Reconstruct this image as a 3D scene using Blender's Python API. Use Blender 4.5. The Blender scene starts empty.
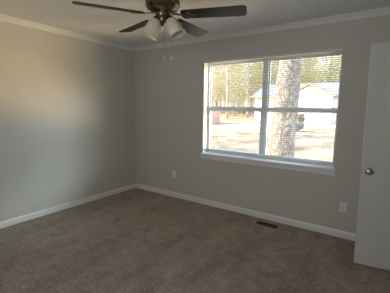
import bpy, bmesh, math, random
from mathutils import Vector, Matrix, noise
random.seed(7)
PI = math.pi
S = bpy.context.scene
COL = S.collection
V = Vector

# ------------------------------------------------------------------ camera
CAM_LOC = V((3.6079, -3.4019, 1.41912))
CR = V((0.82266466, 0.56834207, 0.01449658))
CU = V((-0.08875965, 0.1032086, 0.99069153))
CF = V((-0.5615555, 0.81629362, -0.13535191))
cam_data = bpy.data.cameras.new('camera')
cam = bpy.data.objects.new('camera', cam_data)
COL.objects.link(cam)
cam_data.sensor_fit = 'HORIZONTAL'
cam_data.sensor_width = 36.0
cam_data.lens = 278.42 * 36.0 / 390.0
cam_data.clip_end = 400
M = Matrix((CR, CU, -CF)).transposed().to_4x4()
M.translation = CAM_LOC
cam.matrix_world = M
S.camera = cam

# ------------------------------------------------------------------ light
SUN_DIR = V((-0.66, -0.58, 0.62)).normalized()      # towards the sun
SKY_STRENGTH = 3.9
SUN_STRENGTH = 4.2
S.view_settings.view_transform = 'Standard'
S.view_settings.look = 'None'
S.view_settings.gamma = 1.0
S.view_settings.use_curve_mapping = False
S.view_settings.exposure = 0.10

world = bpy.data.worlds.new('sky')
S.world = world
world.use_nodes = True
wn = world.node_tree
for n in list(wn.nodes):
    wn.nodes.remove(n)
wo = wn.nodes.new('ShaderNodeOutputWorld')
wb = wn.nodes.new('ShaderNodeBackground')
sk = wn.nodes.new('ShaderNodeTexSky')
sk.sky_type = 'NISHITA'
sk.sun_disc = False
sk.sun_elevation = math.asin(SUN_DIR.z)
sk.sun_rotation = math.atan2(SUN_DIR.x, SUN_DIR.y)
sk.air_density = 1.0
sk.dust_density = 2.0
wb.inputs['Strength'].default_value = SKY_STRENGTH * 0.2
wn.links.new(sk.outputs[0], wb.inputs[0])
wn.links.new(wb.outputs[0], wo.inputs[0])

sd = bpy.data.lights.new('sun', 'SUN')
sd.energy = SUN_STRENGTH
sd.angle = math.radians(0.6)
sd.color = (1.0, 0.90, 0.74)
so = bpy.data.objects.new('sun', sd)
COL.objects.link(so)
so.location = (-20, -10, 20)
so.rotation_euler = (-SUN_DIR).to_track_quat('-Z', 'Y').to_euler()

# a light portal in the window opening: emits nothing, it only guides the sampling of the sky
pd = bpy.data.lights.new('window_portal', 'AREA')
pd.shape = 'RECTANGLE'
pd.size = 1.76
pd.size_y = 1.28
pd.cycles.is_portal = True
po = bpy.data.objects.new('window_portal', pd)
COL.objects.link(po)
po.location = (2.28, 0.21, 1.415)
po.rotation_euler = (-PI / 2, 0, 0)

# added area lamps, out of view: lift the room beyond what sun and sky give
def fill_lamp(name, loc, aim, sx, sy, power, color, spread):
    ld = bpy.data.lights.new(name, 'AREA')
    ld.shape = 'RECTANGLE'
    ld.size, ld.size_y = sx, sy
    ld.energy = power
    ld.color = color
    ld.spread = math.radians(spread)
    lo = bpy.data.objects.new(name, ld)
    COL.objects.link(lo)
    lo.location = loc
    lo.rotation_euler = (V(aim) - V(loc)).to_track_quat('-Z', 'Y').to_euler()
    return lo


LAMP_G = fill_lamp('ground_fill', (6.0, 3.4, -0.05), (2.2, 0.0, 1.5), 3.0, 0.7, 72.0, (1.0, 0.73, 0.37), 60)  # added warm boost for the ceiling and upper left wall
LAMP_B = fill_lamp('low_sky_fill', (8.9, 5.3, 3.8), (2.2, 0.0, 1.42), 4.6, 2.0, 116.0, (0.80, 0.94, 1.0), 40)  # added cool boost for the lower left wall
LAMP_D = fill_lamp('rear_fill', (2.65, -4.09, 1.425), (2.65, 0, 1.3), 1.2, 1.15, 21.8, (0.90, 0.975, 1), 180)  # added behind the camera for even fill; no known window there

S.cycles.max_bounces = 14
S.cycles.diffuse_bounces = 8
S.cycles.transparent_max_bounces = 24
S.cycles.sample_clamp_indirect = 6.0


# ------------------------------------------------------------------ materials
def mat(name, color, rough=0.6, metal=0.0, spec=0.5, var=0.0, vscale=8.0, bump=0.0, bscale=60.0, color2=None, detail=4.0):
    m = bpy.data.materials.new(name)
    m.use_nodes = True
    nt = m.node_tree
    b = nt.nodes['Principled BSDF']
    b.inputs['Roughness'].default_value = rough
    b.inputs['Metallic'].default_value = metal
    b.inputs['Specular IOR Level'].default_value = spec
    tc = nt.nodes.new('ShaderNodeTexCoord')
    nz = nt.nodes.new('ShaderNodeTexNoise')
    nz.inputs['Scale'].default_value = vscale
    nz.inputs['Detail'].default_value = detail
    nt.links.new(tc.outputs['Object'], nz.inputs['Vector'])
    cr = nt.nodes.new('ShaderNodeValToRGB')
    c2 = color2 or tuple(max(0, c * (1 - var)) for c in color)
    c1 = color if color2 else tuple(min(1, c * (1 + var)) for c in color)
    cr.color_ramp.elements[0].position = 0.35
    cr.color_ramp.elements[1].position = 0.65
    cr.color_ramp.elements[0].color = (*c2, 1)
    cr.color_ramp.elements[1].color = (*c1, 1)
    nt.links.new(nz.outputs['Fac'], cr.inputs['Fac'])
    nt.links.new(cr.outputs['Color'], b.inputs['Base Color'])
    if bump > 0:
        n2 = nt.nodes.new('ShaderNodeTexNoise')
        n2.inputs['Scale'].default_value = bscale
        n2.inputs['Detail'].default_value = 3
        nt.links.new(tc.outputs['Object'], n2.inputs['Vector'])
        bp = nt.nodes.new('ShaderNodeBump')
        bp.inputs['Strength'].default_value = bump
        bp.inputs['Distance'].default_value = 0.01
        nt.links.new(n2.outputs['Fac'], bp.inputs['Height'])
        nt.links.new(bp.outputs['Normal'], b.inputs['Normal'])
    return m


def N(nt, kind, **kw):
    n = nt.nodes.new(kind)
    for k, v in kw.items():
        setattr(n, k, v)
    return n


def mat_carpet():
    m = mat('taupe carpet', (0.2, 0.2, 0.2), rough=1.0, spec=0.05)
    nt = m.node_tree
    b = nt.nodes['Principled BSDF']
    L = nt.links
    tc = N(nt, 'ShaderNodeTexCoord')
    base = N(nt, 'ShaderNodeTexNoise')
    base.inputs['Scale'].default_value = 42
    base.inputs['Detail'].default_value = 6
    base.inputs['Roughness'].default_value = 0.75
    L.new(tc.outputs['Object'], base.inputs['Vector'])
    r1 = N(nt, 'ShaderNodeValToRGB')
    r1.color_ramp.elements[0].position = 0.33
    r1.color_ramp.elements[1].position = 0.67
    r1.color_ramp.elements[0].color = (0.195, 0.155, 0.125, 1)
    r1.color_ramp.elements[1].color = (0.45, 0.375, 0.315, 1)
    L.new(base.outputs['Fac'], r1.inputs['Fac'])
    # pile direction left by the vacuum cleaner: broad soft stripes with wobble
    mp = N(nt, 'ShaderNodeMapping')
    mp.inputs['Rotation'].default_value = (0, 0, math.radians(-10))
    mp.inputs['Scale'].default_value = (1.0, 0.30, 1.0)
    L.new(tc.outputs['Object'], mp.inputs['Vector'])
    wv = N(nt, 'ShaderNodeTexNoise')
    wv.inputs['Scale'].default_value = 3.6
    wv.inputs['Detail'].default_value = 3
    wv.inputs['Distortion'].default_value = 0.6
    L.new(mp.outputs['Vector'], wv.inputs['Vector'])
    mot = N(nt, 'ShaderNodeTexNoise')
    mot.inputs['Scale'].default_value = 9.0
    mot.inputs['Detail'].default_value = 5
    L.new(tc.outputs['Object'], mot.inputs['Vector'])
    ad = N(nt, 'ShaderNodeMath', operation='ADD')
    L.new(wv.outputs['Fac'], ad.inputs[0])
    L.new(mot.outputs['Fac'], ad.inputs[1])
    mr = N(nt, 'ShaderNodeMapRange')
    mr.inputs['From Min'].default_value = 0.74
    mr.inputs['From Max'].default_value = 1.26
    mr.inputs['To Min'].default_value = 0.80
    mr.inputs['To Max'].default_value = 1.24
    L.new(ad.outputs[0], mr.inputs['Value'])
    hs = N(nt, 'ShaderNodeHueSaturation')
    L.new(r1.outputs['Color'], hs.inputs['Color'])
    L.new(mr.outputs['Result'], hs.inputs['Value'])
    L.new(hs.outputs['Color'], b.inputs['Base Color'])
    bp = N(nt, 'ShaderNodeBump')
    bp.inputs['Strength'].default_value = 0.8
    bp.inputs['Distance'].default_value = 0.012
    L.new(base.outputs['Fac'], bp.inputs['Height'])
    L.new(bp.outputs['Normal'], b.inputs['Normal'])
    b.inputs['Sheen Weight'].default_value = 0.15
    return m


def mat_glass():
    m = bpy.data.materials.new('window glass')
    m.use_nodes = True
    nt = m.node_tree
    nt.nodes.remove(nt.nodes['Principled BSDF'])
    out = nt.nodes['Material Output']
    tr = N(nt, 'ShaderNodeBsdfTransparent')
    tr.inputs['Color'].default_value = (0.97, 0.98, 0.975, 1)
    gl = N(nt, 'ShaderNodeBsdfGlossy')
    gl.inputs['Roughness'].default_value = 0.02
    fr = N(nt, 'ShaderNodeFresnel')
    fr.inputs['IOR'].default_value = 1.3
    mx = N(nt, 'ShaderNodeMixShader')
    nt.links.new(fr.outputs[0], mx.inputs[0])
    nt.links.new(tr.outputs[0], mx.inputs[1])
    nt.links.new(gl.outputs[0], mx.inputs[2])
    nt.links.new(mx.outputs[0], out.inputs[0])
    return m


def mat_translucent(name, color, amount, rough=0.4, var=0.0, vscale=10):
    m = mat(name, color, rough=rough, var=var, vscale=vscale)
    nt = m.node_tree
    b = nt.nodes['Principled BSDF']
    out = nt.nodes['Material Output']
    t = N(nt, 'ShaderNodeBsdfTranslucent')
    t.inputs['Color'].default_value = (*color, 1)
    mx = N(nt, 'ShaderNodeMixShader')
    mx.inputs[0].default_value = amount
    nt.links.new(b.outputs[0], mx.inputs[1])
    nt.links.new(t.outputs[0], mx.inputs[2])
    nt.links.new(mx.outputs[0], out.inputs[0])
    return m


def mat_bark(name, c_dark, c_light, scale):
    m = mat(name, c_light, rough=0.95, spec=0.1)
    nt = m.node_tree
    b = nt.nodes['Principled BSDF']
    tc = N(nt, 'ShaderNodeTexCoord')
    mp = N(nt, 'ShaderNodeMapping')
    mp.inputs['Scale'].default_value = (1, 1, 0.42)
    nt.links.new(tc.outputs['Object'], mp.inputs['Vector'])
    vo = N(nt, 'ShaderNodeTexVoronoi', feature='DISTANCE_TO_EDGE')
    vo.inputs['Scale'].default_value = scale
    ns = N(nt, 'ShaderNodeTexNoise')
    ns.inputs['Scale'].default_value = scale * 0.35
    ns.inputs['Detail'].default_value = 4
    nt.links.new(mp.outputs['Vector'], ns.inputs['Vector'])
    wm = N(nt, 'ShaderNodeMixRGB', blend_type='ADD')
    wm.inputs[0].default_value = 0.22
    nt.links.new(mp.outputs['Vector'], wm.inputs[1])
    nt.links.new(ns.outputs['Color'], wm.inputs[2])
    nt.links.new(wm.outputs[0], vo.inputs['Vector'])
    nz = N(nt, 'ShaderNodeTexNoise')
    nz.inputs['Scale'].default_value = scale * 1.2
    nz.inputs['Detail'].default_value = 6
    nt.links.new(mp.outputs['Vector'], nz.inputs['Vector'])
    mu = N(nt, 'ShaderNodeMath', operation='MULTIPLY')
    nt.links.new(vo.outputs['Distance'], mu.inputs[0])
    nt.links.new(nz.outputs['Fac'], mu.inputs[1])
    cr = N(nt, 'ShaderNodeValToRGB')
    cr.color_ramp.elements[0].position = 0.01
    cr.color_ramp.elements[1].position = 0.13
    cr.color_ramp.elements[0].color = (*c_dark, 1)
    cr.color_ramp.elements[1].color = (*c_light, 1)
    nt.links.new(mu.outputs[0], cr.inputs['Fac'])
    nt.links.new(cr.outputs['Color'], b.inputs['Base Color'])
    bp = N(nt, 'ShaderNodeBump')
    bp.inputs['Strength'].default_value = 1.0
    bp.inputs['Distance'].default_value = 0.03
    nt.links.new(mu.outputs[0], bp.inputs['Height'])
    nt.links.new(bp.outputs['Normal'], b.inputs['Normal'])
    return m


def mat_lines(name, c1, c2, period, axis='Z', duty=0.1, rough=0.7, var=0.05):
    """boards, courses or shingles: thin c2 lines every `period` metres along one axis"""
    m = mat(name, c1, rough=rough, var=var)
    nt = m.node_tree
    b = nt.nodes['Principled BSDF']
    cr = [n for n in nt.nodes if n.type == 'VALTORGB'][0]
    tc = N(nt, 'ShaderNodeTexCoord')
    sp = N(nt, 'ShaderNodeSeparateXYZ')
    nt.links.new(tc.outputs['Object'], sp.inputs[0])
    dv = N(nt, 'ShaderNodeMath', operation='DIVIDE')
    dv.inputs[1].default_value = period
    nt.links.new(sp.outputs[axis], dv.inputs[0])
    fr = N(nt, 'ShaderNodeMath', operation='FRACT')
    nt.links.new(dv.outputs[0], fr.inputs[0])
    lt = N(nt, 'ShaderNodeMath', operation='LESS_THAN')
    lt.inputs[1].default_value = duty
    nt.links.new(fr.outputs[0], lt.inputs[0])
    mx = N(nt, 'ShaderNodeMixRGB')
    mx.inputs[2].default_value = (*c2, 1)
    nt.links.new(lt.outputs[0], mx.inputs[0])
    nt.links.new(cr.outputs['Color'], mx.inputs[1])
    nt.links.new(mx.outputs[0], b.inputs['Base Color'])
    return m


def mat_brick():
    m = mat('red brick', (0.5, 0.2, 0.14), rough=0.9)
    nt = m.node_tree
    b = nt.nodes['Principled BSDF']
    tc = N(nt, 'ShaderNodeTexCoord')
    mp = N(nt, 'ShaderNodeMapping')
    mp.inputs['Rotation'].default_value = (PI / 2, 0, 0)
    nt.links.new(tc.outputs['Object'], mp.inputs['Vector'])
    br = N(nt, 'ShaderNodeTexBrick')
    br.inputs['Color1'].default_value = (0.72, 0.40, 0.29, 1)
    br.inputs['Color2'].default_value = (0.64, 0.34, 0.25, 1)
    br.inputs['Mortar'].default_value = (0.6, 0.5, 0.42, 1)
    br.inputs['Scale'].default_value = 4.0
    nt.links.new(mp.outputs['Vector'], br.inputs['Vector'])
    nt.links.new(br.outputs['Color'], b.inputs['Base Color'])
    return m


def mat_ground():
    m = mat('leaf litter lawn', (0.5, 0.4, 0.26), rough=1.0, spec=0.05)
    nt = m.node_tree
    b = nt.nodes['Principled BSDF']
    tc = N(nt, 'ShaderNodeTexCoord')
    n1 = N(nt, 'ShaderNodeTexNoise')
    n1.inputs['Scale'].default_value = 0.55
    n1.inputs['Detail'].default_value = 8
    n1.inputs['Roughness'].default_value = 0.7
    nt.links.new(tc.outputs['Object'], n1.inputs['Vector'])
    c = N(nt, 'ShaderNodeValToRGB')
    e = c.color_ramp.elements
    e[0].position = 0.36
    e[0].color = (0.30, 0.22, 0.135, 1)
    e[1].position = 0.66
    e[1].color = (0.66, 0.58, 0.41, 1)
    k = e.new(0.5)
    k.color = (0.54, 0.43, 0.27, 1)
    nt.links.new(n1.outputs['Fac'], c.inputs['Fac'])
    nt.links.new(c.outputs['Color'], b.inputs['Base Color'])
    n2 = N(nt, 'ShaderNodeTexNoise')
    n2.inputs['Scale'].default_value = 14
    n2.inputs['Detail'].default_value = 4
    nt.links.new(tc.outputs['Object'], n2.inputs['Vector'])
    bp = N(nt, 'ShaderNodeBump')
    bp.inputs['Strength'].default_value = 0.7
    bp.inputs['Distance'].default_value = 0.05
    nt.links.new(n2.outputs['Fac'], bp.inputs['Height'])
    nt.links.new(bp.outputs['Normal'], b.inputs['Normal'])
    return m


def mat_blade():
    m = mat('dark walnut fan blade', (0.03, 0.02, 0.015), rough=0.36, spec=0.3)
    nt = m.node_tree
    b = nt.nodes['Principled BSDF']
    tc = N(nt, 'ShaderNodeTexCoord')
    mp = N(nt, 'ShaderNodeMapping')
    mp.inputs['Scale'].default_value = (1.2, 22, 22)
    nt.links.new(tc.outputs['Object'], mp.inputs['Vector'])
    n1 = N(nt, 'ShaderNodeTexNoise')
    n1.inputs['Scale'].default_value = 4
    n1.inputs['Detail'].default_value = 5
    nt.links.new(mp.outputs['Vector'], n1.inputs['Vector'])
    c = N(nt, 'ShaderNodeValToRGB')
    c.color_ramp.elements[0].position = 0.3
    c.color_ramp.elements[0].color = (0.010, 0.006, 0.005, 1)
    c.color_ramp.elements[1].position = 0.75
    c.color_ramp.elements[1].color = (0.034, 0.021, 0.015, 1)
    nt.links.new(n1.outputs['Fac'], c.inputs['Fac'])
    nt.links.new(c.outputs['Color'], b.inputs['Base Color'])
    return m


WALL = mat('greige wall paint', (0.60, 0.578, 0.535), rough=0.85, spec=0.2, var=0.012, vscale=1.5, bump=0.05, bscale=220)
CEIL = mat('stippled ceiling paint', (0.85, 0.845, 0.835), rough=0.95, spec=0.1, var=0.06, vscale=45, bump=0.45, bscale=70)
TRIM = mat('white semigloss trim paint', (0.82, 0.81, 0.79), rough=0.4, var=0.01)
VINYL = mat('white vinyl', (0.62, 0.63, 0.645), rough=0.35, var=0.01)
DOORP = mat('white door paint', (0.63, 0.615, 0.585), rough=0.5, var=0.012, vscale=3)
CARPET = mat_carpet()
GLASS = mat_glass()
SLAT = mat_translucent('white blind slat', (0.58, 0.57, 0.55), 0.1)
BRAIL = mat('white blind rail', (0.72, 0.71, 0.69), rough=0.4, var=0.01)
CORD = mat('white blind cord', (0.75, 0.74, 0.7), rough=0.8, var=0.02)
NICKEL = mat('satin nickel', (0.52, 0.49, 0.44), rough=0.28, metal=1.0, var=0.05)
BRASS = mat('antique bronze metal', (0.20, 0.155, 0.10), rough=0.30, metal=1.0, var=0.25, vscale=18)
CHAINM = mat('brass chain', (0.50, 0.42, 0.28), rough=0.3, metal=1.0, var=0.1)
FOBW = mat('pale pull fob', (0.75, 0.70, 0.60), rough=0.3, var=0.05)
BLADE = mat_blade()
SHADE = mat_translucent('cream swirled glass', (0.93, 0.85, 0.70), 0.3, rough=0.25, var=0.12, vscale=14)
BULB = mat('white glass bulb', (0.85, 0.83, 0.78), rough=0.25, var=0.01)
PLATE = mat('white outlet plastic', (0.86, 0.84, 0.79), rough=0.45, var=0.01)
TANPL = mat('tan wall plate plastic', (0.64, 0.545, 0.33), rough=0.5, var=0.02)
SLOT = mat('dark slot', (0.03, 0.028, 0.025), rough=0.8, var=0.1)
VENTM = mat('dark brown painted metal', (0.075, 0.055, 0.038), rough=0.5, metal=0.3, var=0.15)
GROUND = mat_ground()
CONC = mat('pale gravel drive', (0.72, 0.69, 0.64), rough=0.95, var=0.08, vscale=3, bump=0.2, bscale=20)
SIDING = mat_lines('white lap siding', (0.80, 0.80, 0.78), (0.60, 0.60, 0.60), 0.16, 'Z', 0.12)
ROOFM = mat_lines('grey shingles', (0.33, 0.335, 0.35), (0.27, 0.275, 0.29), 0.2, 'Y', 0.15, var=0.12)
TANTR = mat('tan fascia paint', (0.34, 0.27, 0.155), rough=0.6, var=0.04)
HWIN = mat('dim house glass', (0.45, 0.48, 0.5), rough=0.1, var=0.1)
BRICK = mat_brick()
EXTW = mat('exterior siding paint', (0.6, 0.58, 0.54), rough=0.8, var=0.03)
BIGBARK = mat_bark('plated pine bark', (0.18, 0.152, 0.128), (0.44, 0.385, 0.325), 15.0)
BARK = mat('pale grey bark', (0.46, 0.41, 0.34), rough=0.95, var=0.25, vscale=3)
LEAFY = mat_translucent('yellow green leaf', (0.60, 0.57, 0.30), 0.45, rough=0.7, var=0.2, vscale=2)
LEAFT = mat_translucent('tan dry leaf', (0.62, 0.54, 0.38), 0.4, rough=0.8, var=0.2, vscale=2)
SHRUBM = mat_translucent('brown shrub leaf', (0.38, 0.30, 0.20), 0.3, rough=0.8, var=0.25, vscale=4)
SHRUBG = mat_translucent('grey green shrub leaf', (0.34, 0.37, 0.36), 0.3, rough=0.7, var=0.25, vscale=4)


# ------------------------------------------------------------------ mesh helpers
class MB:
    def __init__(self):
        self.v = []
        self.f = []

    def quadmesh(self, verts, faces):
        o = len(self.v)
        self.v += [V(p) for p in verts]
        self.f += [tuple(i + o for i in f) for f in faces]
        return self

    def box(self, x0, x1, y0, y1, z0, z1, mtx=None):
        vs = [V((x, y, z)) for z in (z0, z1) for y in (y0, y1) for x in (x0, x1)]
        if mtx:
            vs = [mtx @ p for p in vs]
        return self.quadmesh(vs, [(0, 2, 3, 1), (4, 5, 7, 6), (0, 1, 5, 4), (2, 6, 7, 3), (0, 4, 6, 2), (1, 3, 7, 5)])

    def prism(self, ring0, ring1, cap=True):
        n = len(ring0)
        f = [(i, (i + 1) % n, n + (i + 1) % n, n + i) for i in range(n)]
        if cap:
            f += [tuple(range(n))[::-1], tuple(range(n, 2 * n))]
        return self.quadmesh(list(ring0) + list(ring1), f)

    def tube(self, pts, radii, seg=8, cap=True):
        pts = [V(p) for p in pts]
        if not isinstance(radii, (list, tuple)):
            radii = [radii] * len(pts)
        o = len(self.v)
        ref = None
        for i, p in enumerate(pts):
            t = (pts[min(i + 1, len(pts) - 1)] - pts[max(i - 1, 0)]).normalized()
            if ref is None:
                ref = t.cross(V((0.31, 0.87, 0.37))).normalized()
            ref = (ref - t * ref.dot(t)).normalized()
            bi = t.cross(ref)
            for k in range(seg):
                a = 2 * PI * k / seg
                self.v.append(p + (ref * math.cos(a) + bi * math.sin(a)) * radii[i])
        for i in range(len(pts) - 1):
            for k in range(seg):
                a, b = o + i * seg + k, o + i * seg + (k + 1) % seg
                self.f.append((a, b, b + seg, a + seg))
        if cap:
            self.f.append(tuple(o + k for k in range(seg))[::-1])
            e = o + (len(pts) - 1) * seg
            self.f.append(tuple(e + k for k in range(seg)))
        return self

    def lathe(self, prof, seg=24, mtx=None):
        """prof: (radius, height) list turned about local Z"""
        o = len(self.v)
        mtx = mtx or Matrix()
        rings = []
        for r, h in prof:
            if r < 1e-6:
                rings.append([len(self.v)])
                self.v.append(mtx @ V((0, 0, h)))
            else:
                rings.append(list(range(len(self.v), len(self.v) + seg)))
                for k in range(seg):
                    a = 2 * PI * k / seg
                    self.v.append(mtx @ V((r * math.cos(a), r * math.sin(a), h)))
        for A, B in zip(rings, rings[1:]):
            for k in range(seg):
                k2 = (k + 1) % seg
                if len(A) == 1 and len(B) == 1:
                    continue
                if len(A) == 1:
                    self.f.append((A[0], B[k2], B[k]))
                elif len(B) == 1:
                    self.f.append((A[k], A[k2], B[0]))
                else:
                    self.f.append((A[k], A[k2], B[k2], B[k]))
        return self

    def build(self, name, material, parent=None, smooth=False, bevel=0.0, loc=None, seg=2):
        me = bpy.data.meshes.new(name)
        org = V(loc) if loc is not None else V((0, 0, 0))
        me.from_pydata([p - org for p in self.v], [], self.f)
        me.materials.append(material)
        bm = bmesh.new()
        bm.from_mesh(me)
        bmesh.ops.recalc_face_normals(bm, faces=bm.faces)
        bm.to_mesh(me)
        bm.free()
        if smooth:
            me.polygons.foreach_set('use_smooth', [True] * len(me.polygons))
        me.update()
        o = bpy.data.objects.new(name, me)
        COL.objects.link(o)
        o.location = org
        if parent:
            o.parent = parent
        if bevel > 0:
            md = o.modifiers.new('bevel', 'BEVEL')
            md.width = bevel
            md.segments = seg
            md.limit_method = 'ANGLE'
            md.angle_limit = math.radians(35)
        return o


def tag(o, label, cat, group=None, kind=None):
    o['label'] = label
    o['category'] = cat
    if group:
        o['group'] = group
    if kind:
        o['kind'] = kind
    return o


def struct(o):
    o['kind'] = 'structure'
    return o


def empty(name, loc, rz=0.0):
    o = bpy.data.objects.new(name, None)
    o.empty_display_size = 0.1
    COL.objects.link(o)
    o.location = loc
    o.rotation_euler = (0, 0, rz)
    return o


def copy_tree(o, parent=None):
    c = o.copy()
    COL.objects.link(c)
    c.parent = parent
    for ch in list(o.children):
        copy_tree(ch, c)
    return c


# ------------------------------------------------------------------ room shell
H = 2.405
XR, YF = 4.235, -3.95
WT = 0.20
WX0, WX1, WZ0, WZ1 = 1.400, 3.160, 0.752, 2.083

struct(MB().box(-0.2, 5.6, YF - 0.2, WT, -0.06, 0.0).build('floor', CARPET))
struct(MB().box(-0.4, 5.8, YF - 0.4, WT + 0.25, H, H + 0.12).build('ceiling', CEIL))
struct(MB().box(-0.2, 0.0, YF - 0.2, WT, -0.06, H).build('wall_left', WALL))
b = MB()
b.box(0.0, WX0, 0, WT, -0.06, H)
b.box(WX1, 5.6, 0, WT, -0.06, H)
b.box(WX0, WX1, 0, WT, -0.06, WZ0)
b.box(WX0, WX1, 0, WT, WZ1, H)
struct(b.build('wall_back', WALL))
# unseen wall behind the camera: window recess added to hold the rear fill lamp
SX0, SX1, SZ0, SZ1 = 2.00, 3.30, 0.80, 2.05
b = MB()
b.box(0.0, SX0, YF - 0.2, YF, -0.06, H)
b.box(SX1, 5.6, YF - 0.2, YF, -0.06, H)
b.box(SX0, SX1, YF - 0.2, YF, -0.06, SZ0)
b.box(SX0, SX1, YF - 0.2, YF, SZ1, H)
struct(b.build('wall_front', WALL))
w2 = struct(MB().box(SX0, SX1, YF - 0.17, YF - 0.15, SZ0, SZ1).build('added_window_2', TRIM))  # added panel closing the recess behind the fill lamp
DY0, DY1, DZ = -1.245, -0.455, 2.02     # the doorway in the right wall
b = MB()
b.box(XR, XR + 0.12, DY1, 0.0, 0, H)
b.box(XR, XR + 0.12, YF, DY0, 0, H)
b.box(XR, XR + 0.12, DY0, DY1, DZ, H)
struct(b.build('wall_right', WALL))
struct(MB().box(5.4, 5.6, YF, 0.0, -0.06, H).build('wall_hall', WALL))


def base_run(mb, a, bpt, inward, h=0.08, t=0.014):
    a, bpt, inward = V(a), V(bpt), V(inward)
    prof = [(0, 0), (t, 0), (t, h * 0.72), (t * 0.55, h * 0.93), (t * 0.3, h), (0, h)]
    d = (bpt - a).normalized()
    r0 = [a + inward * p + V((0, 0, q)) for p, q in prof]
    r1 = [bpt + inward * p + V((0, 0, q)) for p, q in prof]
    mb.prism(r0, r1)


m_ = MB(); base_run(m_, (0, YF, 0), (0, 0, 0), (1, 0, 0)); struct(m_.build('baseboard_left', TRIM))
m_ = MB(); base_run(m_, (0.0, 0, 0), (XR, 0, 0), (0, -1, 0)); struct(m_.build('baseboard_back', TRIM))
m_ = MB(); base_run(m_, (0.0, YF, 0), (XR, YF, 0), (0, 1, 0)); struct(m_.build('baseboard_front', TRIM))
m_ = MB()
base_run(m_, (XR, YF, 0), (XR, DY0 - 0.07, 0), (-1, 0, 0))
base_run(m_, (XR, DY1 + 0.07, 0), (XR, 0, 0), (-1, 0, 0))
struct(m_.build('baseboard_right', TRIM))

CP = [(0, 0.055), (0.004, 0.055), (0.006, 0.047), (0.012, 0.042), (0.022, 0.030), (0.032, 0.017), (0.044, 0.010), (0.050, 0.008), (0.053, 0.0), (0, 0.0)]


def crown(a, bpt, inward):
    a, bpt, inward = V(a), V(bpt), V(inward)
    d = (bpt - a).normalized()
    mb = MB()
    mb.prism([a + inward * p + d * p - V((0, 0, q)) for p, q in CP], [bpt + inward * p - d * p - V((0, 0, q)) for p, q in CP])
    return mb


struct(crown((0, YF, H), (0, 0, H), (1, 0, 0)).build('trim_1', TRIM))
struct(crown((0, 0, H), (XR, 0, H), (0, -1, 0)).build('trim_2', TRIM))
struct(crown((0, YF, H), (XR, YF, H), (0, 1, 0)).build('trim_3', TRIM))
struct(crown((XR, YF, H), (XR, 0, H), (-1, 0, 0)).build('trim_4', TRIM))
# doorway casing and jamb
b = MB()
b.box(XR - 0.012, XR, DY1, DY1 + 0.06, 0, DZ + 0.06)
b.box(XR - 0.012, XR, DY0 - 0.06, DY0, 0, DZ + 0.06)
b.box(XR - 0.012, XR, DY0, DY1, DZ, DZ + 0.06)
b.box(XR, XR + 0.12, DY1 - 0.012, DY1, 0, DZ)
b.box(XR, XR + 0.12, DY0, DY0 + 0.012, 0, DZ)
b.box(XR, XR + 0.12, DY0, DY1, DZ - 0.012, DZ)
struct(b.build('trim_5', TRIM, bevel=0.003))

# ------------------------------------------------------------------ window
win = struct(empty('window_1', (2.28, 0.14, WZ0)))


def wpart(mb, name, m, parent=None, **kw):
    o = mb.build(name, m, None, **kw)
    par = parent or win
    o.parent = par
    o.matrix_parent_inverse = Matrix.Translation(-V(win.location)) if par is win else Matrix()
    return o


FY0, FY1 = 0.115, 0.185
FW = 0.026
XM0, XM1 = 2.234, 2.304
# white painted jamb liner
b = MB()
b.box(WX0, WX0 + 0.006, 0.0, FY0, WZ0 + 0.02, WZ1)
b.box(WX1 - 0.006, WX1, 0.0, FY0, WZ0 + 0.02, WZ1)
b.box(WX0, WX1, 0.0, FY0, WZ1 - 0.006, WZ1)
wpart(b, 'window_jamb', WALL)
# outer vinyl frame
b = MB()
b.box(WX0, WX0 + FW, FY0, FY1, WZ0, WZ1)
b.box(WX1 - FW, WX1, FY0, FY1, WZ0, WZ1)
b.box(WX0 + FW, WX1 - FW, FY0, FY1, WZ1 - 0.035, WZ1)
b.box(WX0 + FW, WX1 - FW, FY0, FY1, WZ0, WZ0 + 0.045)
wpart(b, 'window_frame', VINYL, bevel=0.003)
wpart(MB().box(XM0, XM1, FY0 - 0.004, FY1, WZ0 + 0.02, WZ1 - 0.01), 'mullion', VINYL, bevel=0.004)
ZR0, ZR1 = 1.388, 1.446
for (xa, xb) in ((WX0 + FW, XM0), (XM1, WX1 - FW)):
    # upper sash sits outside, lower sash inside
    for nm, z0, z1, y0, y1, bz0, bz1, sw in (('upper_sash', ZR0, WZ1 - 0.035, 0.150, 0.175, 0.050, 0.018, 0.012),
                                             ('lower_sash', WZ0 + 0.045, ZR1, 0.122, 0.148, 0.030, 0.058, 0.012)):
        b = MB()
        b.box(xa, xa + sw, y0, y1, z0, z1)
        b.box(xb - sw, xb, y0, y1, z0, z1)
        b.box(xa + sw, xb - sw, y0, y1, z0, z0 + bz0)
        b.box(xa + sw, xb - sw, y0, y1, z1 - bz1, z1)
        s_ = wpart(b, nm, VINYL, bevel=0.002)
        ym = (y0 + y1) / 2
        g = MB().quadmesh([(xa + sw, ym, z0 + bz0), (xb - sw, ym, z0 + bz0), (xb - sw, ym, z1 - bz1), (xa + sw, ym, z1 - bz1)], [(0, 1, 2, 3)]).build('pane', GLASS)
        g.parent = s_
    lk = MB().box((xa + xb) / 2 - 0.03, (xa + xb) / 2 + 0.03, 0.108, 0.122, ZR1 - 0.012, ZR1 + 0.004)
    wpart(lk, 'sash_lock', VINYL, bevel=0.002)
# stool and apron
b = MB()
b.box(WX0, WX1, -0.001, FY0, WZ0 - 0.001, WZ0 + 0.020)
b.box(WX0 - 0.032, WX1 + 0.032, -0.032, -0.001, WZ0 - 0.001, WZ0 + 0.020)
wpart(b, 'window_sill', TRIM, bevel=0.004)
wpart(MB().box(WX0 - 0.022, WX1 + 0.022, -0.016, 0.0, WZ0 - 0.058, WZ0 - 0.001), 'window_apron', TRIM, bevel=0.004)

# ------------------------------------------------------------------ blinds


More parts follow.
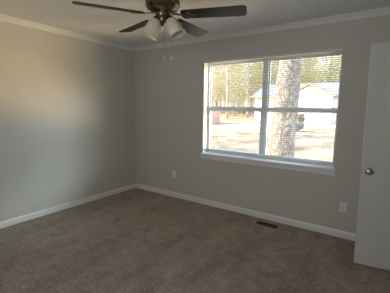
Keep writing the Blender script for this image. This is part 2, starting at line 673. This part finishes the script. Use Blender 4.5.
def make_blind(x0, x1, label):
    xc = (x0 + x1) / 2
    t = empty('window_blind', (xc, 0.021, WZ1 - 0.006))
    tag(t, label, 'blind', 'mini blinds in the window')
    hw = (x1 - x0) / 2
    top = 0.0
    MB().box(-hw, hw, -0.018, 0.018, -0.025, top).build('headrail', BRAIL, t, bevel=0.002)
    zb = 0.814 - (WZ1 - 0.006)
    MB().box(-hw + 0.004, hw - 0.004, -0.013, 0.013, zb, zb + 0.018).build('bottom_rail', BRAIL, t, bevel=0.004)
    b = MB()
    n = 52
    z = -0.042
    pitch = (zb + 0.03 - z) / (n - 1)
    for i in range(n):
        zz = z + pitch * i
        pts = []
        for k in range(5):
            s = (k - 2) / 2
            y = s * 0.0100
            h = 0.0022 * (1 - s * s) + s * -0.0016
            pts.append((y, zz + h))
        vs = []
        for (y, h) in pts:
            vs += [(-hw + 0.005, y, h), (hw - 0.005, y, h)]
        b.quadmesh(vs, [(2 * k, 2 * k + 1, 2 * k + 3, 2 * k + 2) for k in range(4)])
    b.build('slats', SLAT, t, smooth=True)
    b = MB()
    for s in (-0.72, 0.0, 0.72):
        for y in (-0.0135, 0.0135):
            b.tube([(s * hw, y, -0.028), (s * hw, y, zb + 0.01)], 0.0007, 4)
    b.build('ladder_cord', CORD, t)
    return t


make_blind(WX0 + 0.012, 2.276, 'white mini blind with open slats covering the left half of the window')
make_blind(2.282, WX1 - 0.012, 'white mini blind with open slats covering the right half of the window')

# ------------------------------------------------------------------ door
AD = math.radians(7.5)
DW, DH, DT = 0.757, 1.970, 0.035
free = V((3.463, -0.548, 0.0))
u = V((math.cos(AD), math.sin(AD), 0))
hinge = free + u * DW
d = MB().box(-DW, 0, 0, DT, 0.0, DH).build('door_1', DOORP, bevel=0.0035)
d.location = (hinge.x, hinge.y, 0.020)
d.rotation_euler = (0, math.radians(-0.7), AD)     # hangs slightly out of plumb
struct(d)
kz = 0.895 - 0.012
kx = -DW + 0.056
for nm, y, sg in (('door_knob', 0.0, -1), ('door_knob', DT, 1)):
    mt = Matrix.Translation((kx, y, kz)) @ Matrix.Rotation(-sg * PI / 2, 4, 'X')
    MB().lathe([(0, 0), (0.033, 0), (0.033, 0.004), (0.028, 0.009), (0.013, 0.011), (0.011, 0.024), (0.018, 0.030), (0.0255, 0.038), (0.028, 0.047), (0.026, 0.055), (0.018, 0.061), (0.006, 0.063), (0, 0.063)], 28, mt).build(nm, NICKEL, d, smooth=True)['label'] = 'round satin nickel knob'
MB().box(-DW - 0.0015, -DW + 0.002, 0.005, 0.030, kz - 0.028, kz + 0.028).build('latch_plate', NICKEL, d)
b = MB().box(-DW - 0.010, -DW - 0.001, 0.011, 0.024, kz - 0.008, kz + 0.008).build('latch_bolt', NICKEL, d)
for z in (0.2, 0.99, 1.78):
    MB().lathe([(0, z - 0.045), (0.006, z - 0.045), (0.006, z + 0.045), (0, z + 0.045)], 10, Matrix.Translation((0.004, -0.004, 0))).build('hinge', NICKEL, d, smooth=True)

# ------------------------------------------------------------------ outlets and floor register


def outlet(loc, rz, label, w=0.072, h=0.112):
    t = empty('wall_outlet', loc, rz)
    tag(t, label, 'outlet', 'wall outlets')
    MB().box(-w / 2, w / 2, -0.006, 0, -h / 2, h / 2).build('cover_plate', PLATE, t, bevel=0.003)
    for s in (1, -1):
        k = MB()
        ring = [(0.0165 * math.cos(a) * (1.0), max(-0.0125, min(0.0125, 0.0165 * math.sin(a)))) for a in [2 * PI * i / 20 for i in range(20)]]
        k.prism([(x, -0.0085, s * 0.0195 + z) for x, z in ring], [(x, -0.005, s * 0.0195 + z) for x, z in ring])
        so_ = k.build('socket', PLATE, t)
        q = MB()
        for x in (-0.0065, 0.0065):
            q.box(x - 0.0011, x + 0.0011, -0.0088, -0.0078, s * 0.0195 - 0.001, s * 0.0195 + 0.007)
        q.tube([(0, -0.0088, s * 0.0195 - 0.007), (0, -0.0078, s * 0.0195 - 0.007)], 0.0022, 8)
        q.build('slot', SLOT, so_)
    MB().lathe([(0, 0), (0.003, 0), (0.003, 0.002), (0, 0.0025)], 10, Matrix.Translation((0, -0.0058, 0)) @ Matrix.Rotation(PI / 2, 4, 'X')).build('screw', NICKEL, t)
    return t


outlet((0.872, 0, 0.368), 0, 'white duplex outlet low on the window wall near the far corner')
outlet((3.284, 0, 0.356), 0, 'white duplex outlet under the right end of the window, beside the door')
t = empty('wall_plate', (0, -0.325, 0.352), -PI / 2)
t.rotation_euler = (0, 0, PI / 2)
tag(t, 'small tan cable plate low on the left wall beside the far corner', 'wall plate')
MB().box(-0.035, 0.035, -0.005, 0, -0.035, 0.035).build('cover_plate', TANPL, t, bevel=0.002)
MB().lathe([(0, 0), (0.006, 0), (0.006, 0.006), (0.002, 0.007), (0, 0.007)], 10, Matrix.Translation((0, -0.005, 0)) @ Matrix.Rotation(PI / 2, 4, 'X')).build('cable_jack', NICKEL, t)

t = empty('floor_register', (2.488, -0.172, 0.0))
tag(t, 'dark brown slotted floor register set in the carpet below the window', 'floor vent')
b = MB()
hx, hy = 0.134, 0.047
b.box(-hx, hx, -hy, -hy + 0.013, 0, 0.006)
b.box(-hx, hx, hy - 0.013, hy, 0, 0.006)
b.box(-hx, -hx + 0.013, -hy + 0.013, hy - 0.013, 0, 0.006)
b.box(hx - 0.013, hx, -hy + 0.013, hy - 0.013, 0, 0.006)
b.build('frame', VENTM, t, bevel=0.002)
b = MB()
for i in range(17):
    x = -0.118 + i * 0.01475
    b.box(x - 0.0025, x + 0.0025, -hy + 0.013, hy - 0.013, 0.001, 0.005)
b.box(-hx + 0.013, hx - 0.013, -0.003, 0.003, 0.001, 0.0052)
b.build('louver', VENTM, t)
MB().box(-hx + 0.012, hx - 0.012, -hy + 0.012, hy - 0.012, 0.0002, 0.0009).build('duct_opening', SLOT, t)

# ------------------------------------------------------------------ ceiling fan
FC = V((2.060, -1.632, 0))
ZB = 2.146
fan = empty('ceiling_fan', (FC.x, FC.y, H))
tag(fan, 'dark five-blade ceiling fan with cream glass light shades and pull chains', 'ceiling fan')


def fz(z):
    return z - H


MB().lathe([(0, 0), (0.075, 0), (0.078, -0.012), (0.060, -0.040), (0.030, -0.052), (0, -0.052)], 28).build('canopy', BRASS, fan, smooth=True)
MB().lathe([(0.013, -0.05), (0.013, fz(2.312))], 12).build('downrod', BRASS, fan, smooth=True)
MB().lathe([(0, fz(2.318)), (0.045, fz(2.316)), (0.060, fz(2.305)), (0.110, fz(2.290)), (0.132, fz(2.270)), (0.138, fz(2.240)), (0.134, fz(2.212)), (0.120, fz(2.195)), (0.090, fz(2.182)), (0.060, fz(2.176)), (0, fz(2.176))], 36).build('motor_housing', BRASS, fan, smooth=True)
MB().lathe([(0.0, fz(2.176)), (0.052, fz(2.176)), (0.056, fz(2.166)), (0.056, fz(2.140)), (0.048, fz(2.130)), (0.036, fz(2.124)), (0.040, fz(2.112)), (0.034, fz(2.096)), (0.016, fz(2.085)), (0.010, fz(2.070)), (0.0, fz(2.066))], 28).build('switch_housing', BRASS, fan, smooth=True)

A0 = math.radians(-122.5)
RB = 0.660
PITCH = math.radians(11.5)
# one blade outline in its own frame: x outwards, y across
out = []
r0, r1, w0, w1, cr_ = 0.166, RB, 0.060, 0.071, 0.035
out.append((r0, -w0))
for k in range(7):
    a = -PI / 2 + k * (PI / 2) / 6
    out.append((r1 - cr_ + cr_ * math.cos(a), -w1 + cr_ + cr_ * math.sin(a)))
for k in range(7):
    a = k * (PI / 2) / 6
    out.append((r1 - cr_ + cr_ * math.cos(a), w1 - cr_ + cr_ * math.sin(a)))
out.append((r0, w0))
out.append((r0 - 0.012, w0 * 0.6))
out.append((r0 - 0.012, -w0 * 0.6))
bl = MB().prism([(x, y, -0.003) for x, y in out], [(x, y, 0.003) for x, y in out])
blade0 = bl.build('blade', BLADE, fan, bevel=0.0015)
ar = MB()
# flat bronze blade iron: hub tongue, waist, and a three-lobed plate under the blade
for sgn in (1,):
    ring = [(0.070, -0.018), (0.110, -0.014), (0.150, -0.012), (0.180, -0.022), (0.210, -0.040), (0.232, -0.040), (0.240, -0.024), (0.262, -0.014), (0.268, 0.0),
            (0.262, 0.014), (0.240, 0.024), (0.232, 0.040), (0.210, 0.040), (0.180, 0.022), (0.150, 0.012), (0.110, 0.014), (0.070, 0.018)]
    def zz(x):
        return 0.020 * max(0.0, min(1.0, (0.17 - x) / 0.09))
    ar.prism([(x, y, -0.0095 + zz(x)) for x, y in ring], [(x, y, -0.0034 + zz(x)) for x, y in ring])
for x, y in ((0.218, 0.026), (0.218, -0.026), (0.250, 0.0)):
    ar.lathe([(0, -0.013), (0.004, -0.012), (0.006, -0.0095)], 10, Matrix.Translation((x, y, 0)))
arm0 = ar.build('blade_iron', BRASS, blade0, bevel=0.0015)
for k in range(5):
    o = blade0 if k == 0 else copy_tree(blade0, fan)
    ang = A0 - k * 2 * PI / 5
    o.location = (0, 0, fz(ZB))
    o.rotation_mode = 'XYZ'
    o.rotation_euler = (Matrix.Rotation(ang, 3, 'Z') @ Matrix.Rotation(-PITCH, 3, 'X')).to_euler()

# light kit: bell shades on curved arms
SH = [(0.025, 0.0), (0.032, -0.008), (0.044, -0.022), (0.053, -0.045), (0.057, -0.075), (0.060, -0.105), (0.065, -0.130), (0.073, -0.150)]
VIEW = math.atan2(CAM_LOC.y - FC.y, CAM_LOC.x - FC.x)     # bearing of the doorway side
for ang, tilt in ((VIEW - PI / 2 - 0.05, 27), (VIEW + PI / 2 - 0.38, 28)):
    rad = V((math.cos(ang), math.sin(ang), 0))
    tl = math.radians(tilt)
    neck = rad * (0.042 if ang < VIEW else 0.056) + V((0, 0, fz(2.122)))
    axis = (rad * math.sin(tl) + V((0, 0, -math.cos(tl)))).normalized()
    b = MB()
    p0 = rad * 0.030 + V((0, 0, fz(2.150)))
    p1 = rad * 0.046 + V((0, 0, fz(2.158)))
    p2 = neck - axis * 0.020
    b.tube([p0, p1, (p1 + p2) / 2 + rad * 0.006 + V((0, 0, 0.004)), p2, neck], [0.010, 0.009, 0.009, 0.010, 0.012], 10)
    arm = b.build('lamp_arm', BRASS, fan, smooth=True)
    rot = (-axis).to_track_quat('Z', 'Y').to_matrix().to_4x4()
    mt = Matrix.Translation(neck) @ rot
    MB().lathe([(0, 0.016), (0.018, 0.016), (0.030, 0.006), (0.034, -0.006), (0.035, -0.014), (0.031, -0.018), (0.0, -0.018)], 20, mt).build('lamp_socket', BRASS, fan, smooth=True)
    s_ = MB().lathe(SH + [(r - 0.003, h + 0.001) for r, h in SH[::-1]], 32, mt).build('lamp_shade', SHADE, fan, smooth=True)
    s_['label'] = 'cream swirled glass bell shade'
    MB().lathe([(0, -0.016), (0.012, -0.020), (0.014, -0.040), (0.026, -0.070), (0.028, -0.085), (0.022, -0.104), (0.010, -0.112), (0, -0.113)], 18, mt).build('bulb', BULB, fan, smooth=True)

for dx, z0, z1, m in ((0.012, 2.075, 1.835, CHAINM), (0.068, 2.13, 1.835, CHAINM)):
    rt = V((CR.x, CR.y, 0)).normalized()
    p = rt * dx + V((math.cos(VIEW), math.sin(VIEW), 0)) * 0.03
    c = MB()
    n = int((z0 - z1) / 0.012)
    for i in range(n):
        zc = fz(z0 - (i + 0.5) * (z0 - z1) / n)
        c.lathe([(0, -0.006), (0.0011, -0.0055), (0.0019, 0), (0.0011, 0.0055), (0, 0.006)], 6, Matrix.Translation((p.x, p.y, zc)))
    c.tube([(p.x, p.y, fz(z0)), (p.x, p.y, fz(z0) + 0.012)], 0.003, 8)
    ch = c.build('pull_chain', CHAINM, fan, smooth=True)
    f = MB().lathe([(0, fz(z1)), (0.003, fz(z1) - 0.003), (0.0055, fz(z1) - 0.016), (0.0065, fz(z1) - 0.028), (0.004, fz(z1) - 0.036), (0, fz(z1) - 0.037)], 12, Matrix.Translation((p.x, p.y, 0))).build('pull_fob', FOBW, ch, smooth=True)

# ------------------------------------------------------------------ outside: ground


def gz(x, y):
    t = max(0.0, min(y, 70.0) - 6.0)
    return -0.52 + 0.0265 * t + 0.05 * noise.noise(V((x * 0.12, y * 0.12, 3.1)))


b = MB()
nx, ny = 90, 70
xs = [-70 + 130 * i / nx for i in range(nx + 1)]
ys = [0.6 + 79.4 * (j / ny) ** 1.6 for j in range(ny + 1)]
vs = [(x, y, gz(x, y)) for y in ys for x in xs]
fs = [(j * (nx + 1) + i, j * (nx + 1) + i + 1, (j + 1) * (nx + 1) + i + 1, (j + 1) * (nx + 1) + i) for j in range(ny) for i in range(nx)]
b.quadmesh(vs, fs)
struct(b.build('ground', GROUND, smooth=True))


def strip(name, pts, m, lift=0.02, kind_label=None):
    """a paved strip that follows the ground: pts = (x, y, half width) along its centre"""
    dense = []
    for (a, c) in zip(pts, pts[1:]):
        for i in range(12):
            s = i / 12
            dense.append(tuple(a[k] * (1 - s) + c[k] * s for k in range(3)))
    dense.append(pts[-1])
    b = MB()
    rows = []
    for i, (x, y, w) in enumerate(dense):
        q0, q1 = dense[max(0, i - 1)], dense[min(len(dense) - 1, i + 1)]
        t = V((q1[0] - q0[0], q1[1] - q0[1], 0)).normalized()
        nrm = V((-t.y, t.x, 0))
        rows.append([(x + nrm.x * w * s, y + nrm.y * w * s) for s in (-1, -0.5, 0, 0.5, 1)])
    for r in rows:
        for (x, y) in r:
            b.v.append(V((x, y, gz(x, y) + lift)))
    for i in range(len(rows) - 1):
        for k in range(4):
            b.f.append((i * 5 + k, i * 5 + k + 1, i * 5 + 6 + k, i * 5 + 5 + k))
    return b.build(name, m, smooth=True)


struct(strip('driveway', [(9, 24.2, 2.4), (0, 24.4, 2.4), (-4.5, 23.0, 2.6), (-7.0, 20.0, 2.3), (-8.6, 16.0, 1.7), (-10.5, 11.0, 1.4)], CONC))

# ------------------------------------------------------------------ outside: white house
HO = V((-3.25, 28.0, gz(-3.25, 28.0) - 0.25))
house = empty('house', HO)
tag(house, 'white sided house with tan trimmed gable and grey roof across the yard', 'house')


def hpart(mb, name, m, parent=None, **kw):
    o = mb.build(name, m, None, **kw)
    o.parent = parent or house
    if parent is None:
        for v_ in o.data.vertices:
            v_.co -= HO
    else:
        for v_ in o.data.vertices:
            v_.co -= HO
    return o


zb_ = HO.z
xl, xr = -9.5, 6.5
ev, rg = 2.95, 4.45
b = MB()
b.box(xl, xr, 28.0, 36.0, zb_, ev)
b.prism([(xl, 28.0, ev), (xl, 36.0, ev), (xl, 32.0, rg - 0.06)], [(xr, 28.0, ev), (xr, 36.0, ev), (xr, 32.0, rg - 0.06)])
hpart(b, 'wall', SIDING)
b = MB()
for (ya, za, yb, zb2) in ((27.6, ev - 0.13, 32.0, rg), (36.4, ev - 0.13, 32.0, rg)):
    b.prism([(xl - 0.35, ya, za), (xl - 0.35, yb, zb2), (xl - 0.35, yb, zb2 + 0.1), (xl - 0.35, ya, za + 0.1)],
            [(xr + 0.35, ya, za), (xr + 0.35, yb, zb2), (xr + 0.35, yb, zb2 + 0.1), (xr + 0.35, ya, za + 0.1)])
hpart(b, 'roof', ROOFM)
hpart(MB().box(xl - 0.35, xr + 0.35, 27.52, 27.60, ev - 0.25, ev - 0.02), 'fascia', TANTR)
gx, gw, gp = -3.25, 2.45, 4.05
gl = 2.86
b = MB()
b.box(gx - gw + 0.25, gx + gw - 0.25, 26.9, 28.0, zb_, gl)
b.prism([(gx - gw + 0.25, 26.9, gl), (gx + gw - 0.25, 26.9, gl), (gx, 26.9, gp - 0.12)], [(gx - gw + 0.25, 29.5, gl), (gx + gw - 0.25, 29.5, gl), (gx, 29.5, gp - 0.12)])
hpart(b, 'gable_wall', SIDING)
for nm, m, y0, y1, th, lift in (('gable_roof', ROOFM, 26.66, 31.0, 0.07, 0.06), ('gable_fascia', TANTR, 26.60, 26.66, 0.24, -0.11)):
    b = MB()
    for s in (-1, 1):
        a0, a1 = (gx + s * (gw + 0.05), gl - 0.05), (gx, gp)
        rg0 = [(a0[0], y0, a0[1] + lift), (a1[0], y0, a1[1] + lift), (a1[0], y0, a1[1] + lift + th), (a0[0], y0, a0[1] + lift + th)]
        b.prism(rg0, [(x, y1, z) for x, y, z in rg0])
    hpart(b, nm, m)
wf = hpart(MB().box(gx - 0.55, gx + 0.55, 26.84, 26.9, 1.2, 2.45), 'window', VINYL)
hpart(MB().box(gx - 0.47, gx + 0.47, 26.83, 26.845, 1.28, 2.37), 'pane', HWIN, wf)

# low brick building at far left
BO = V((-12.6, 20.0, gz(-12.6, 20) - 0.3))
bk = empty('brick_building', BO)
tag(bk, 'low red brick building end at the far left of the yard', 'building')
b = MB().box(-2.2, 2.05, 0, 1.6, 0, 1.78 - BO.z - 0.2)
b.build('wall', BRICK, bk)
b = MB()
zt = 1.58 - BO.z
b.prism([(-2.35, -0.2, zt), (2.2, -0.2, zt), (2.2, 1.8, zt), (-2.35, 1.8, zt)], [(-2.35, -0.2, zt + 0.06), (2.2, -0.2, zt + 0.06), (2.2, 1.8, zt + 0.06), (-2.35, 1.8, zt + 0.06)])
b.build('roof', ROOFM, bk)

# ------------------------------------------------------------------ outside: big trunk by the window
tb = V((1.50, 3.25, gz(1.5, 3.25) - 0.12))
pine = empty('pine_tree', tb)
tag(pine, 'big pine trunk with plated bark standing just outside the window', 'tree')
b = MB()
seg, rows = 40, 90
hgt = 9.0
for j in range(rows + 1):
    s = j / rows
    z = hgt * s
    r = max(0.19, 0.355 - 0.040 * z) + 0.12 * math.exp(-z / 0.3)
    cx, cy = -0.015 + 0.050 * z, 0.0
    for k in range(seg):
        a = 2 * PI * k / seg
        px, py = math.cos(a), math.sin(a)
        nn = noise.noise(V((px * 1.6, py * 1.6, z * 0.9))) * 0.035 + noise.noise(V((px * 6, py * 6, z * 3.5))) * 0.022
        rr = r + nn
        b.v.append(V((cx + px * rr, cy + py * rr, z)))
for j in range(rows):
    for k in range(seg):
        a_, c_ = j * seg + k, j * seg + (k + 1) % seg
        b.f.append((a_, c_, c_ + seg, a_ + seg))
b.f.append(tuple(rows * seg + k for k in range(seg)))
b.build('trunk', BIGBARK, pine, smooth=True)
# the crown far above the window
b = MB()
for k in range(9):
    a = k * 2.4
    z0 = 6.0 + 0.33 * k
    p0 = V((-0.015 + 0.050 * z0, 0, z0))
    p1 = p0 + V((math.cos(a) * 1.1, math.sin(a) * 1.1, 0.25))
    b.tube([p0, p1, p1 + V((math.cos(a) * 0.8, math.sin(a) * 0.8, 0.35))], [0.07, 0.045, 0.015], 7)
b.build('branch', BARK, pine)

# ------------------------------------------------------------------ outside: woods


def leaf_cloud(b, rng, centres, n, spread, size):
    for i in range(n):
        c = rng.choice(centres)
        p = c + V((rng.gauss(0, spread), rng.gauss(0, spread), rng.gauss(0, spread * 0.8)))
        q = Matrix.Rotation(rng.uniform(0, 6.28), 3, 'Z') @ Matrix.Rotation(rng.uniform(0, 3.1), 3, 'X')
        s = size * rng.uniform(0.6, 1.3)
        vs = [p + q @ V(w) for w in ((-s, 0, 0), (0, -s * 0.5, 0), (s, 0, 0), (0, s * 0.5, 0))]
        b.quadmesh(vs, [(0, 1, 2, 3)])


def make_tree(name, seed, height, r, lm, leaves, spread_up=0.35):
    rng = random.Random(seed)
    t = empty(name, (0, 0, 0))
    tr = MB()
    pts, rad = [], []
    lx = rng.uniform(-0.04, 0.04)
    for i in range(9):
        s = i / 8
        pts.append(V((lx * height * s + rng.gauss(0, 0.06) * s, rng.gauss(0, 0.06) * s, height * s)))
        rad.append(r * (1 - s * 0.85))
    tr.tube(pts, rad, 7)
    tr.build('trunk', BARK, t, smooth=True)
    br = MB()
    ends = []
    nb = 26
    for i in range(nb):
        s = rng.uniform(spread_up * 0.5, 0.97)
        k = int(s * 8)
        p = pts[k].lerp(pts[min(8, k + 1)], s * 8 - k)
        a = rng.uniform(0, 2 * PI)
        ln = height * rng.uniform(0.12, 0.24) * (1.15 - s * 0.7)
        dd = V((math.cos(a), math.sin(a), rng.uniform(0.3, 1.1))).normalized()
        m1 = p + dd * ln * 0.5
        m2 = m1 + (dd + V((0, 0, 0.35))).normalized() * ln * 0.5
        rr = r * 0.28 * (1.1 - s)
        br.tube([p, m1, m2], [rr, rr * 0.6, rr * 0.2], 5, cap=False)
        ends += [m1, m2]
        for q in range(3):
            a2 = a + rng.uniform(-1.2, 1.2)
            e = m1.lerp(m2, rng.random()) + V((math.cos(a2), math.sin(a2), rng.uniform(0.1, 0.9))) * ln * 0.4
            br.tube([m1.lerp(m2, rng.random()), e], [rr * 0.45, rr * 0.15], 4, cap=False)
            ends.append(e)
    br.build('branch', BARK, t)
    lf = MB()
    leaf_cloud(lf, rng, ends, leaves, height * 0.045, 0.11)
    f = lf.build('foliage', lm, t)
    f['kind'] = 'stuff'
    return t


kinds = [
    ('bare_tree', 1, 13.0, 0.15, LEAFT, 1500, 'slim pale tree with sparse dry tan leaves in the woods behind the houses', 'tan sparse trees in the woods'),
    ('leafy_tree', 2, 11.0, 0.12, LEAFY, 2600, 'yellow green leafy tree in the sunlit woods behind the houses', 'yellow green trees in the woods'),
    ('bare_tree', 3, 15.0, 0.19, LEAFT, 1900, 'slim pale tree with sparse dry tan leaves in the woods behind the houses', 'tan sparse trees in the woods'),
    ('leafy_tree', 4, 8.0, 0.09, LEAFY, 2000, 'yellow green leafy tree in the sunlit woods behind the houses', 'yellow green trees in the woods'),
]
protos = []
for (nm, sd_, h_, r_, lm, nl, lab, grp) in kinds:
    tr_ = make_tree(nm, sd_, h_, r_, lm, nl)
    tag(tr_, lab, 'tree', grp)
    protos.append(tr_)
shade = make_tree('shade_tree', 9, 12.0, 0.27, LEAFT, 2600)
for i, (x, y) in enumerate([(-9.9, 6.1), (-8.7, 2.6), (-6.6, 4.8), (-9.4, 9.0)]):
    o = shade if i == 0 else copy_tree(shade)
    o.location = (x, y, gz(x, y) - 0.05)
    o.rotation_euler = (0, 0, i * 1.9)
    tag(o, 'slim tree in the side yard, past the left end of the window view', 'tree', 'side yard trees')
rng = random.Random(21)
used = [False] * 4
spots = []
for i in range(2000):
    y = rng.uniform(38.5, 62)
    x0 = -0.70 * (y + 3.4) + 3.6 - 3
    x1 = -0.10 * (y + 3.4) + 3.6 + 4
    x = rng.uniform(x0, x1)
    if all((x - a) ** 2 + (y - c) ** 2 > 1.45 ** 2 for a, c in spots):
        spots.append((x, y))
    if len(spots) >= 110:
        break
for (x, y) in [(-17.5, 27.5), (-14.2, 30.0), (-15.6, 24.8), (-12.6, 33.0), (-20.5, 32.0), (-18.6, 34.5), (-16.4, 36.4)]:
    spots.append((x, y))
for i, (x, y) in enumerate(spots):
    k = rng.choice([0, 0, 1, 1, 2, 3])
    if not used[k]:
        o = protos[k]
        used[k] = True
    else:
        o = copy_tree(protos[k])
    sc_ = rng.uniform(0.85, 1.2)
    o.scale = (sc_, sc_, sc_)
    o.location = (x, y, gz(x, y) - 0.05)
    o.rotation_euler = (0, 0, rng.uniform(0, 6.28))


def shrub(name, loc, r, h, m, label, n, seed):
    rng = random.Random(seed)
    t = empty(name, loc)
    tag(t, label, 'shrub')
    b = MB()
    ends = []
    for i in range(16):
        a = rng.uniform(0, 6.28)
        e = V((math.cos(a) * r * rng.uniform(0.2, 0.9), math.sin(a) * r * rng.uniform(0.2, 0.9), h * rng.uniform(0.45, 0.95)))
        b.tube([(0, 0, -0.05), e * 0.5 + V((0, 0, 0.05 * h)), e], [0.02, 0.014, 0.006], 5, cap=False)
        ends += [e, e * 0.7]
    b.build('stem', BARK, t)
    lf = MB()
    leaf_cloud(lf, rng, ends, n, r * 0.22, 0.07)
    f = lf.build('foliage', m, t)
    f['kind'] = 'stuff'


shrub('shrub', (-2.85, 22.6, gz(-2.85, 22.6)), 0.48, 1.15, SHRUBM, 'brown twiggy shrub in front of the white house, right of the big trunk', 1300, 5)
shrub('low_shrub', (-1.95, 18.2, gz(-1.95, 18.2)), 0.55, 0.75, SHRUBG, 'low grey green shrub in the leaf-strewn yard, right of the big trunk', 1200, 6)
